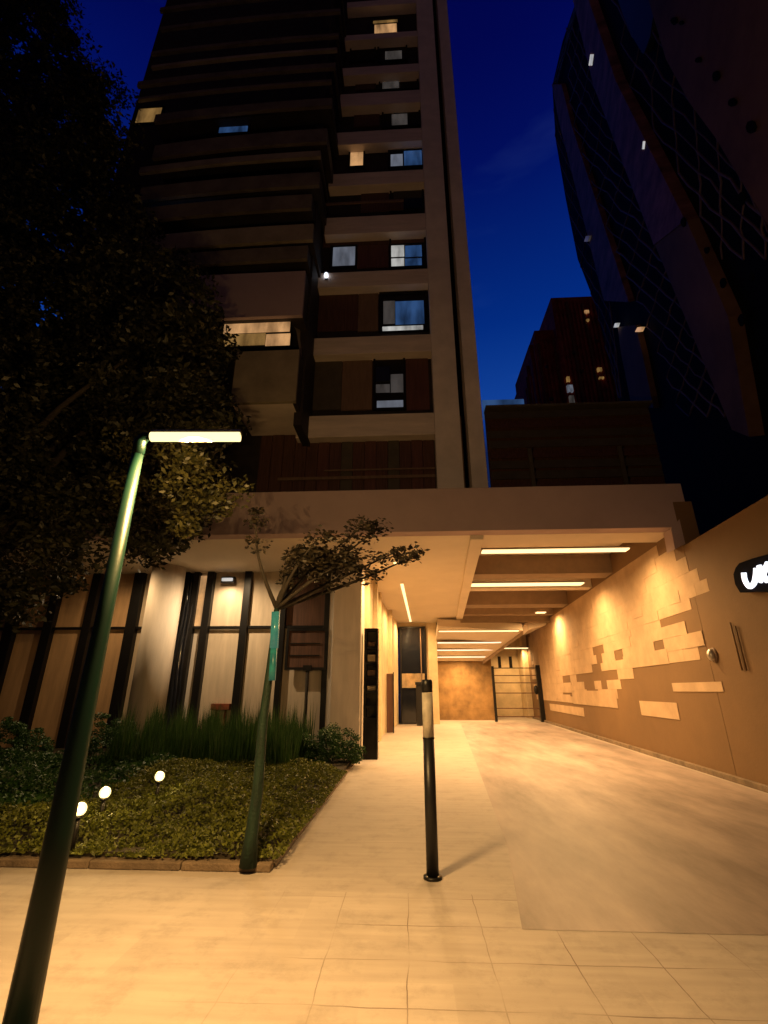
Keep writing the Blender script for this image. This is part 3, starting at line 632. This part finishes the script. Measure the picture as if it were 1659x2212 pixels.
balcony(755, 866, 505, 642, 'balcony'); balcony(585, 680, 380, 656, 'render_grey')
for (vt, vb, ul, ur, cv) in ((530, 558, 330, 664, 1.2), (483, 517, 300, 676, 1.4), (419, 448, 300, 673, 1.6), (371, 399, 300, 690, 1.8), (325, 337, 300, 692, 1.9), (277, 305, 330, 706, 2.0), (211, 227, 335, 717, 1.6),
                             (171, 176, 300, 716, 1.6), (135, 145, 300, 725, 1.6), (102, 107, 330, 728, 1.5), (71, 77, 330, 731, 1.5), (18, 24, 350, 735, 1.5), (-25, -18, 350, 738, 1.5)):
    balcony(vt, vb, ul, ur, 'balcony_dark' if (vt // 10) % 2 else 'balcony', cv, soff=(vb - vt) > 14)
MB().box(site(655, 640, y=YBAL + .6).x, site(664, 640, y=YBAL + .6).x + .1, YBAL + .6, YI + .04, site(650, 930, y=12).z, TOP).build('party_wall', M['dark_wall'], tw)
# lit room behind the first balcony
r = rectY(482, 690, 628, 748, 11.42); f = MB()
f.box(r[0], r[1], 11.42, 11.5, r[2], r[3]); fo = f.build('window', M['frame'], tw)
for (u0, v0, u1, v1, m) in ((484, 694, 626, 717, 'pane_warm'), (484, 721, 572, 745, 'pane_amber'), (574, 721, 626, 745, 'pane_warm')):
    p_ = rectY(u0, v0, u1, v1, 11.38); MB().box(p_[0], p_[1], 11.38, 11.415, p_[2], p_[3]).build('pane', M[m], fo)
cu = MB(); P = [(630, 694), (640, 715), (645, 745), (650, 785)]
cu.strip([site(u, v, y=11.6) for u, v in P], [site(u + 12 - 2 * i, v + 3, y=11.75) for i, (u, v) in enumerate(P)], (0, .03, 0)).build('curtain', M['balcony'], tw)
window(292, 230, 350, 266, [(294, 233, 346, 263, 'pane_amber')], 11.7)
window(322, 435, 490, 476, [(325, 444, 368, 473, 'pane_blue'), (372, 439, 485, 466, 'pane_blue')], 11.75)
window(470, 256, 540, 288, [(475, 259, 535, 285, 'pane_blue')], 11.6)

# louvred plant screen over the right of the podium
x0, x1, x2 = site(1056, 960, y=YT + .3).x, site(1420, 960, y=YT + .3).x, br - .02
zt2 = site(1240, 878, y=YT + .3).z
ls = thing('louvre_screen', 'dark brown slatted screen on the podium right of the fin', 'screen', (x0, YT + .3, zt))
ys = YT + .3; nsl = 11
for i in range(nsl):
    za = zt + (zt2 - zt) * i / nsl; zc = zt + (zt2 - zt) * (i + .86) / nsl
    MB().prism([(x0, ys, za), (x1, ys, za), (x1, ys + .10, zc), (x0, ys + .10, zc)], (0, .04, 0)).build('slat', M['olive_panel' if i % 3 else 'wood'], ls)
MB().box(x0, x1 + .1, ys + .2, ys + .3, zt, zt2 + .02).build('backing', M['wood'], ls)
MB().box(x0, x1 + .12, ys - .06, ys + .35, zt2 + .021, zt2 + .1).build('coping', M['olive_panel'], ls)
for u in (1140, 1335): xx = site(u, 980, y=ys).x; MB().box(xx, xx + .12, ys - .05, ys - .001, zt + .1, zt + (zt2 - zt) * .62).build('stile', M['olive_panel'], ls)
MB().box(x1 + .13, x2, ys + .3, ys + .5, zt, zt2 - .6).build('end_bay', M['wood'], ls)
gs = MB().box(x0 + .02, site(1132, 868, y=ys + .6).x, ys + .6, ys + .64, zt2, site(1090, 863, y=ys + .6).z).build('glass_balustrade', M['pane_blue']); tag(gs, 'low strip of blue glass on top of the slatted screen', 'balustrade')

# ------------------------------------------------------------------ brick tower far behind
bt = thing('brick_tower', 'dark red brick tower block stepping up in the distance', 'building', (20, 45, 0))
def bb_(ul, ur, vt, y, m, d=8, name='block', vref=800):
    x0, x1 = site(ul, vref, y=y).x, site(ur, vref, y=y).x; z1 = site((ul + ur) / 2, vt, y=y).z
    return MB().box(x0, x1, y, y + d, 0, z1).build(name, M[m], bt), x0, x1, z1
bb_(1215, 1345, 640, 45, 'brick'); bb_(1166, 1214, 713, 46, 'brick'); bb_(1150, 1165, 745, 47, 'brick'); bb_(1138, 1149, 790, 48, 'brick'); bb_(1130, 1137, 838, 49, 'brick')
for u in range(1140, 1345, 9):
    vt = 640 if u > 1215 else 715 if u > 1166 else 748 if u > 1150 else 792
    x0 = site(u, 800, y=44.8).x; MB().box(x0, x0 + .22, 44.78 if u > 1215 else 45.8, 45.001 if u > 1215 else 46, 0, site(u, vt, y=45).z - .5 - random.random()).build('rib', M['brick_trim' if u % 4 == 0 else 'brick'], bt)
for (u, v, w_, h_, m) in ((1232, 838, 12, 14, 'pane_grey'), (1228, 818, 6, 10, 'pane_amber'), (1268, 672, 9, 5, 'pane_warm'), (1270, 690, 6, 3, 'pane_amber'), (1296, 797, 9, 7, 'pane_amber'), (1300, 815, 10, 3, 'pane_amber'), (1290, 735, 8, 5, 'red_panel'), (1240, 760, 6, 5, 'red_panel'), (1258, 800, 7, 5, 'red_panel'), (1236, 862, 10, 16, 'pane_dim'), (1192, 860, 8, 6, 'red_panel'), (1182, 790, 5, 4, 'red_panel')):
    r = rectY(u - w_ / 2, v - h_ / 2, u + w_ / 2, v + h_ / 2, 44.6); MB().box(r[0], r[1], 44.6, 44.9, r[2], r[3]).build('window', M[m], bt)

# ------------------------------------------------------------------ lattice tower on the right
LP0 = Vector((11.5, 12, 0)); LD = (Vector((16.5, 36, 0)) - LP0).normalized(); LN = Vector((-LD.y, LD.x, 0)); LN = LN if LN.x < 0 else -LN
lt = thing('lattice_tower', 'dark leaning tower clad in mauve ribbons and a diamond lattice', 'building', LP0)
def lp(u, v, off=0.): return onplane(u, v, LP0 + LN * off, LN)
sil = [(1262, -120), (1245, 0), (1215, 90), (1193, 185), (1200, 300), (1222, 430), (1248, 560), (1283, 650), (1312, 760), (1340, 872), (1370, 960), (1400, 1045), (1420, 1120), (1440, 1200), (1640, 1260), (1900, 1320), (2300, 900), (2300, -120)]
MB().prism([lp(u, v) for u, v in sil], -LN * 14).build('body', M['net_body'], lt)
def ribbon(Lp, Rp, m, off=.35, name='ribbon'):
    MB().strip([lp(u, v, .02) for u, v in Lp], [lp(u, v, .02) for u, v in Rp], LN * off).build(name, M[m], lt)
ribbon([(1200, 180), (1216, 260), (1316, 648)], [(1222, 180), (1245, 270), (1372, 650)], 'net_purple')
ribbon([(1250, -20), (1300, 180), (1437, 524)], [(1285, -20), (1352, 170), (1510, 470)], 'net_purple', .5)
ribbon([(1437, 524), (1520, 715), (1612, 925)], [(1510, 470), (1605, 680), (1652, 940)], 'net_brown', .45)
ribbon([(1430, -30), (1437, 0), (1474, 118), (1531, 215), (1588, 285), (1625, 343), (1690, 440), (1760, 560)], [(1900, -30), (1900, 0), (1900, 118), (1900, 215), (1900, 285), (1900, 343), (1900, 440), (1900, 560)], 'net_brown', .6, 'flank')
ribbon([(1343, -20), (1358, 25), (1380, 75), (1402, 110)], [(1430, -20), (1428, 25), (1420, 75), (1406, 112)], 'net_slate', .3, 'slate_panel')
ribbon([(1345, 705), (1352, 760), (1375, 872)], [(1385, 700), (1400, 760), (1425, 880)], 'net_brown', .3)
def interp(P, v):
    for (u0, v0), (u1, v1) in zip(P[:-1], P[1:]):
        if v0 <= v <= v1: return u0 + (u1 - u0) * (v - v0) / (v1 - v0)
    return P[-1][0]
def lattice(Lp, Rp, v0, v1, nc, nr, w_=.10):
    mb = MB(); G = {}
    for j in range(nr + 1):
        v = v0 + (v1 - v0) * j / nr
        for i in range(nc + 1):
            f = i / nc + (.5 / nc if j % 2 else 0); f = min(1, f)
            G[i, j] = lp(interp(Lp, v) * (1 - f) + interp(Rp, v) * f, v, .25)
    for j in range(nr):
        for i in range(nc + 1):
            for k in ((i, i - 1) if j % 2 == 0 else (i, i + 1)):
                if (k, j + 1) in G:
                    a_, b_ = G[i, j], G[k, j + 1]; mid = (a_ + b_) / 2 + LD * random.uniform(-.14, .14) + Vector((0, 0, random.uniform(-.14, .14)))
                    mb.tube([a_, mid, b_], w_ * random.uniform(.45, .85), 5, False)
    mb.build('lattice', M['net_line'], lt)
lattice([(1245, 0), (1193, 185), (1200, 300), (1248, 560), (1283, 650), (1340, 872)], [(1250, 0), (1202, 185), (1224, 300), (1300, 560), (1316, 650), (1345, 872)], 10, 860, 2, 30, .07)
lattice([(1222, 40), (1232, 250), (1289, 437), (1375, 650)], [(1262, 40), (1289, 161), (1316, 255), (1403, 433), (1497, 648)], 60, 650, 3, 22, .08)
lattice([(1322, 0), (1362, 190), (1470, 380), (1560, 560)], [(1430, 0), (1500, 190), (1600, 380), (1700, 560)], 0, 560, 3, 12, .06)
lattice([(1375, 650), (1420, 760), (1470, 900)], [(1497, 648), (1523, 728), (1585, 900)], 650, 900, 3, 9, .06)
for (u, v, w_, h_, m) in ((1282, 128, 7, 24, 'pane_white'), (1397, 312, 4, 17, 'pane_white'), (1455, 31, 5, 8, 'pane_amber'), (1335, 702, 6, 9, 'pane_white'), (1386, 711, 11, 10, 'pane_warm'), (1272, 515, 8, 12, 'pane_dim')):
    sk = w_ * .25
    MB().prism([lp(u - w_ / 2 + sk, v - h_ / 2, .4), lp(u + w_ / 2 + sk, v - h_ / 2, .4), lp(u + w_ / 2 - sk, v + h_ / 2, .4), lp(u - w_ / 2 - sk, v + h_ / 2, .4)], LN * .15).build('window', M[m], lt)
for (u, v, w_, h_) in ((1507, 130, 14, 12), (1545, 165, 16, 24), (1580, 222, 20, 18), (1620, 275, 22, 34), (1455, 45, 14, 18), (1600, 430, 16, 30), (1560, 610, 12, 26), (1525, 540, 10, 16), (1475, 480, 10, 20), (1620, 600, 12, 18), (1600, 690, 14, 30), (1640, 760, 18, 20), (1470, 50, 9, 9)):
    mb = MB(); P = [(u + w_ / 2 * math.cos(a_) * random.uniform(.7, 1.1), v + h_ / 2 * math.sin(a_) * random.uniform(.7, 1.1)) for a_ in [k * math.pi / 4 for k in range(8)]]
    mb.prism([lp(a_, b_, .7) for a_, b_ in P], -LN * .06).build('opening', M['slot'], lt)

# ------------------------------------------------------------------ street lamp (front left)
lpp = Vector((-1.85, 2.81, 0)); RX = Vector((_cy, _sy, 0)); ha = 3.26
sl_ = thing('street_lamp', 'tall dark green street lamp with a glowing horizontal tube head', 'street lamp', lpp)
MB().tube([lpp, lpp + Vector((0, 0, .9)), lpp + Vector((0, 0, 2)), lpp + Vector((0, 0, ha - .12))], [.074, .064, .046, .036], 24).build('pole', M['green_paint'], sl_)
MB().tube([lpp + Vector((0, 0, ha - .14)), lpp + Vector((0, 0, ha - .04)), lpp + Vector((0, 0, ha)) + RX * .03, lpp + Vector((0, 0, ha)) + RX * .08], [.041, .041, .034, .030], 16).build('elbow', M['green_paint'], sl_)
a, b = lpp + Vector((0, 0, ha)) + RX * .07, lpp + Vector((0, 0, ha)) + RX * .69
MB().tube([a, b], .034, 16).build('tube', M['led'], sl_)
MB().tube([a + Vector((0, 0, .036)), b + Vector((0, 0, .036))], [.02, .02], 10).build('reflector', M['steel'], sl_)
MB().tube([lpp, lpp + Vector((0, 0, .03))], .14, 24).build('base_plate', M['green_paint'], sl_)
for k in (.25, .75): spot('lamp_beam', a.lerp(b, k) + Vector((0, 0, -.06)), 410, sl_, 140, (1, .56, .185))
for k, dy, dz, pw_ in ((.5, 0, -.07, 110), (.35, .08, -.02, 140), (.65, .08, -.02, 140)):
    point('lamp', a.lerp(b, k) + Vector((0, dy, dz)) , pw_, sl_, (1, .59, .205))

# ------------------------------------------------------------------ bollard
bp_ = site(935, 1898, z=0); hb_ = site(932, 1468, y=bp_.y).z
bo = thing('bollard', 'tall slim black bollard with a white band near its top', 'bollard', bp_)
def bz_(v): return site(933, v, y=bp_.y).z
rb_ = .056
MB().tube([bp_ + Vector((0, 0, .02)), Vector((bp_.x, bp_.y, bz_(1593)))], rb_, 28).build('shaft', M['black_paint'], bo)
MB().tube([Vector((bp_.x, bp_.y, bz_(1592.5))), Vector((bp_.x, bp_.y, bz_(1496)))], rb_ - .001, 28).build('band', M['white_paint'], bo)
MB().tube([Vector((bp_.x, bp_.y, bz_(1495.5))), Vector((bp_.x, bp_.y, hb_ - .01)), Vector((bp_.x, bp_.y, hb_))], [rb_, rb_, rb_ * .8], 28).build('cap', M['black_paint'], bo)
MB().tube([bp_, bp_ + Vector((0, 0, .022))], .085, 28).build('base_plate', M['frame'], bo)

for k in range(4):
    a_ = math.pi / 4 + k * math.pi / 2; q = bp_ + Vector((math.cos(a_) * .072, math.sin(a_) * .072, .022)); MB().tube([q, q + Vector((0, 0, .012))], .009, 6).build('bolt', M['steel'], bo)
MB().tube([Vector((bp_.x, bp_.y, bz_(1596))), Vector((bp_.x, bp_.y, bz_(1592.6)))], rb_ + .003, 28).build('ring', M['frame'], bo)
# ------------------------------------------------------------------ garden lights
for (u, v, zz, lab) in ((173, 1748, .47, 'glowing garden globe nearest the street lamp pole'), (227, 1712, .48, 'middle glowing garden globe of the row'), (345, 1677, .5, 'farthest glowing garden globe, nearest the grasses')):
    c = site(u, v, z=zz); t = thing('garden_light', lab, 'garden light', (c.x, c.y, .1), 'small globe lights in the garden bed')
    MB().ball(c, .062, 18, 12).build('globe', M['bulb'], t)
    MB().tube([(c.x, c.y, .1), (c.x, c.y, zz - .065)], .022, 10).build('stem', M['frame'], t)
    MB().tube([(c.x, c.y, zz - .075), (c.x, c.y, zz - .05)], .045, 14).build('collar', M['frame'], t)
    point('lamp', (c.x, c.y, zz + .085), 3.2, t, (1, .66, .22)); point('lamp', (c.x + .05, c.y - .09, zz), 2.4, t, (1, .66, .22))

# ------------------------------------------------------------------ planting
def trunk(mb, p0, p1, r0, r1, bend=.15, n=6):
    P = []; Rr = []; p0, p1 = Vector(p0), Vector(p1); o = Vector((random.uniform(-1, 1), random.uniform(-1, 1), 0)) * bend
    for i in range(n + 1):
        f = i / n; P.append(p0.lerp(p1, f) + o * math.sin(f * math.pi)); Rr.append(r0 + (r1 - r0) * f)
    mb.tube(P, Rr, 8); return P
# big dark tree, left
bt_ = thing('large_tree', 'huge dark leafy tree filling the left, lit yellow near the lamp', 'tree', (-8.6, 8.4, 0))
mb = MB(); trunk(mb, (-8.6, 8.4, 0), (-8.0, 8.4, 5.2), .26, .2, .1)
lims = [(-3.7, 7.6, 4.6), (-3.2, 7.2, 5.6), (-7.5, 8, 7), (-5, 9, 9.5), (-7, 9.5, 10), (-5.2, 7, 7.4), (-6.5, 7.5, 5.3), (-8.5, 9, 6), (-3.9, 8.5, 7.2)]
for q in lims: trunk(mb, (-8.2 + random.uniform(-.1, .1), 8.4, random.uniform(3.8, 5.0)), q, .10, .025, .3)
mb.build('trunk', M['bark'], bt_)
# foliage mass described on the survey grid with its own depths
def fol(n, poly, ylo, yhi):
    """clump centres spread through a volume whose outline is the polygon seen from the pavement"""
    us = [p[0] for p in poly]; vs = [p[1] for p in poly]; outp = []
    def inside(u, v):
        c_ = False
        for (x1_, y1_), (x2_, y2_) in zip(poly, poly[1:] + poly[:1]):
            if (y1_ > v) != (y2_ > v) and u < (x2_ - x1_) * (v - y1_) / (y2_ - y1_) + x1_: c_ = not c_
        return c_
    while len(outp) < n:
        u, v = random.uniform(min(us), max(us)), random.uniform(min(vs), max(vs))
        if inside(u, v): outp.append(tuple(site(u, v, y=random.uniform(ylo, yhi))))
    return outp
crown = [(-500, -300), (100, -300), (150, 0), (190, 90), (210, 150), (270, 170), (300, 210), (270, 260), (270, 400), (330, 500), (440, 620), (500, 760), (480, 860), (520, 900), (440, 960), (470, 1030), (450, 1130), (380, 1170), (330, 1200), (240, 1230), (200, 1290), (100, 1270), (60, 1330), (-500, 1400)]
C = fol(1700, crown, 6.6, 10.2)
back = [(-500, -300), (90, -300), (125, 0), (165, 90), (190, 170), (240, 200), (240, 260), (230, 400), (260, 700), (240, 1150), (-500, 1300)]
CB = fol(1500, back, 11.0, 14)
near = [(230, 960), (420, 975), (480, 1050), (470, 1130), (360, 1160), (250, 1180)]
C2 = fol(15, near, 4.3, 6.6)
quads_object('crown', leaves(clumps(C, 120, .45), .062), M['leaf'], bt_)
b2 = thing('tall_tree', 'black crowned tall tree standing behind the leafy one at the far left', 'tree', (-13, 12.5, 0))
quads_object('crown', leaves(clumps(CB, 80, .7), .19), M['leaf'], b2)
mb = MB(); trunk(mb, (-13, 12.5, 0), (-12.5, 12.5, 9), .3, .15, .2); mb.build('trunk', M['bark'], b2)
quads_object('low_branches', leaves(clumps(C2, 260, .30), .036), M['leaf_lit_tint'], bt_)
# slim young tree at the kerb corner
p0 = site(537, 1858, z=.1); p1 = site(598, 1315, y=p0.y)
yt_ = thing('young_tree', 'slim leaning young tree with a trunk tinted by green light at the kerb corner', 'tree', p0)
mb = MB(); k1 = p0.lerp(p1, .45) + Vector((-.03, 0, 0))
mb.tube([p0 - Vector((0, 0, .05)), p0.lerp(p1, .08), p0.lerp(p1, .25) + Vector((.012, 0, 0)), p0.lerp(p1, .5) - Vector((.012, 0, 0)), p0.lerp(p1, .75), p1], [.085, .062, .054, .048, .04, .03], 12)
mb.build('trunk', M['bark_green'], yt_)
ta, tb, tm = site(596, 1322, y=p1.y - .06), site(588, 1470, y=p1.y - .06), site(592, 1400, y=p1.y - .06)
MB().tube([tm, ta], .052, 4).build('lit_trunk_top', M['teal'], yt_)  # teal light on the trunk top put in as a glowing sleeve
MB().tube([tb, tm - Vector((0, 0, .005))], .042, 4).build('lit_trunk_top', mat('teal_trunk_glow_low', (.015, .12, .09), .4, var=.5, scale=9, emit=(.02, .16, .13), estr=.25), yt_)
mb = MB(); tips = []
for (u, v, dy) in ((700, 1190, .2), (640, 1190, .1), (780, 1140, .3), (820, 1140, .5), (900, 1198, .6), (860, 1190, .4), (750, 1210, -.1), (555, 1105, 0), (690, 1160, -.2), (740, 1240, .2), (650, 1235, .3)):
    q = site(u, v, y=p1.y + dy); base = p1.lerp(q, .0); tips.append(q)
    P = trunk(mb, base, q, .026, .006, .12, 8); tips += [P[5], P[7]]
mb.build('branches', M['bark'], yt_)
tc_ = [tuple(t_) for t_ in tips] + fol(26, [(640, 1190), (700, 1150), (760, 1125), (835, 1128), (840, 1150), (790, 1180), (900, 1192), (895, 1204), (800, 1205), (790, 1245), (620, 1240), (600, 1200)], p1.y - .3, p1.y + .5)
A = clumps(tc_, 60, .17); quads_object('crown', leaves(A, .034, .25), M['leaf_dark'], yt_)
# ground cover, grasses, shrubs
def cover(n, xa, xb, ya, yb, hs, size, m, name, lab):
    X = rng.uniform(xa, xb, n); Y = rng.uniform(ya, yb, n)
    hgt = .05 + hs * (.5 + .5 * np.sin(X * 2.1 + 1) * np.cos(Y * 1.7)) + .055 * np.sin(X * 7 + Y) * np.sin(Y * 8 - X * 3)
    edge = np.clip((Y - GY0) / .5, .12, 1) * np.clip((GX + .1 - X) / .5, .12, 1)
    keep = rng.uniform(0, 1, n) < .55 + .45 * np.sin(X * 11 + 2 * np.sin(Y * 3)) * np.sin(Y * 9 + X)
    Z = .10 + hgt * edge * rng.uniform(.2, 1, n) ** .5; P = np.stack([X, Y, Z], 1)[keep]
    tag(quads_object(name, leaves(P, size, .7, .55), M[m]), lab, 'ground cover', kind='stuff')
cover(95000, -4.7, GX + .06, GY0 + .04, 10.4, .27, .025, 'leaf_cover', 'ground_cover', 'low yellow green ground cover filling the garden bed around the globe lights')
cover(45000, -9.5, -4.5, GY0 + .04, 10.4, .42, .034, 'leaf_hedge', 'dark_ground_cover', 'undergrowth in darker leaves, painting in the unlit left side of the garden bed')  # darker leaf colour stands in for the missing lamplight on this side
def blades(n, x0, x1, y0, y1, h0, h1, wd):
    B = np.stack([rng.uniform(x0, x1, n), rng.uniform(y0, y1, n), np.full(n, .1)], 1); a_ = rng.uniform(0, 6.28, n); lean = rng.uniform(0, .22, n)
    clump = .62 + .38 * np.sin(B[:, 0] * 7.3) * np.sin(B[:, 1] * 5.1 + B[:, 0] * 2.2); h_ = rng.uniform(h0, h1, n) * clump
    tip = B + np.stack([np.cos(a_) * lean * h_, np.sin(a_) * lean * h_, h_], 1); midp = B * .5 + tip * .5 + np.array([0, 0, .02])
    wv_ = np.stack([np.cos(a_ + 1.5), np.sin(a_ + 1.5), np.zeros(n)], 1) * wd
    return np.stack([B - wv_, midp - wv_ * .8, tip, midp + wv_ * .8], 1)
tag(quads_object('tall_grass', blades(15000, -6.3, -2.4, 10.2, 12.6, .5, 1.45, .009), M['grass']), 'strip of dark spiky grass before the glazed wall', 'grass', kind='stuff')
def shrub(c, r_, h_, lab, n=60, m='leaf_hedge'):
    t = thing('shrub', lab, 'shrub', (c[0], c[1], .1), 'dark shrubs along the glazed wall')
    P = []
    for i in range(n):
        a_ = random.uniform(0, 6.28); q = r_ * math.sqrt(random.random()); z_ = .12 + (h_ - .15) * random.random() * math.sqrt(max(.1, 1 - (q / r_) ** 2)); P.append((c[0] + q * math.cos(a_), c[1] + q * math.sin(a_) * .8, z_))
    quads_object('foliage', leaves(clumps(P, 150, .17), .028), M[m], t)
    mb = MB()
    for k in range(6): trunk(mb, (c[0] + random.uniform(-.1, .1), c[1], 0), P[k * 5], .02, .006, .05, 4)
    mb.build('stem', M['bark'], t)
shrub((-1.75, 11.6), .62, .95, 'rounded dark shrub against the square pillar'); shrub((-2.75, 11.7), .6, .9, 'shrub between the thin post and the spiky grass')
shrub((-6.6, 10.9), .8, 1.25, 'dark shrub left of the spiky grass behind the pole'); shrub((-8.2, 10.4), .9, 1.1, 'dark shrub near the left mullions'); shrub((-5.4, 7.2), .5, .5, 'low dark shrub added in place of shade left of the garden globes')
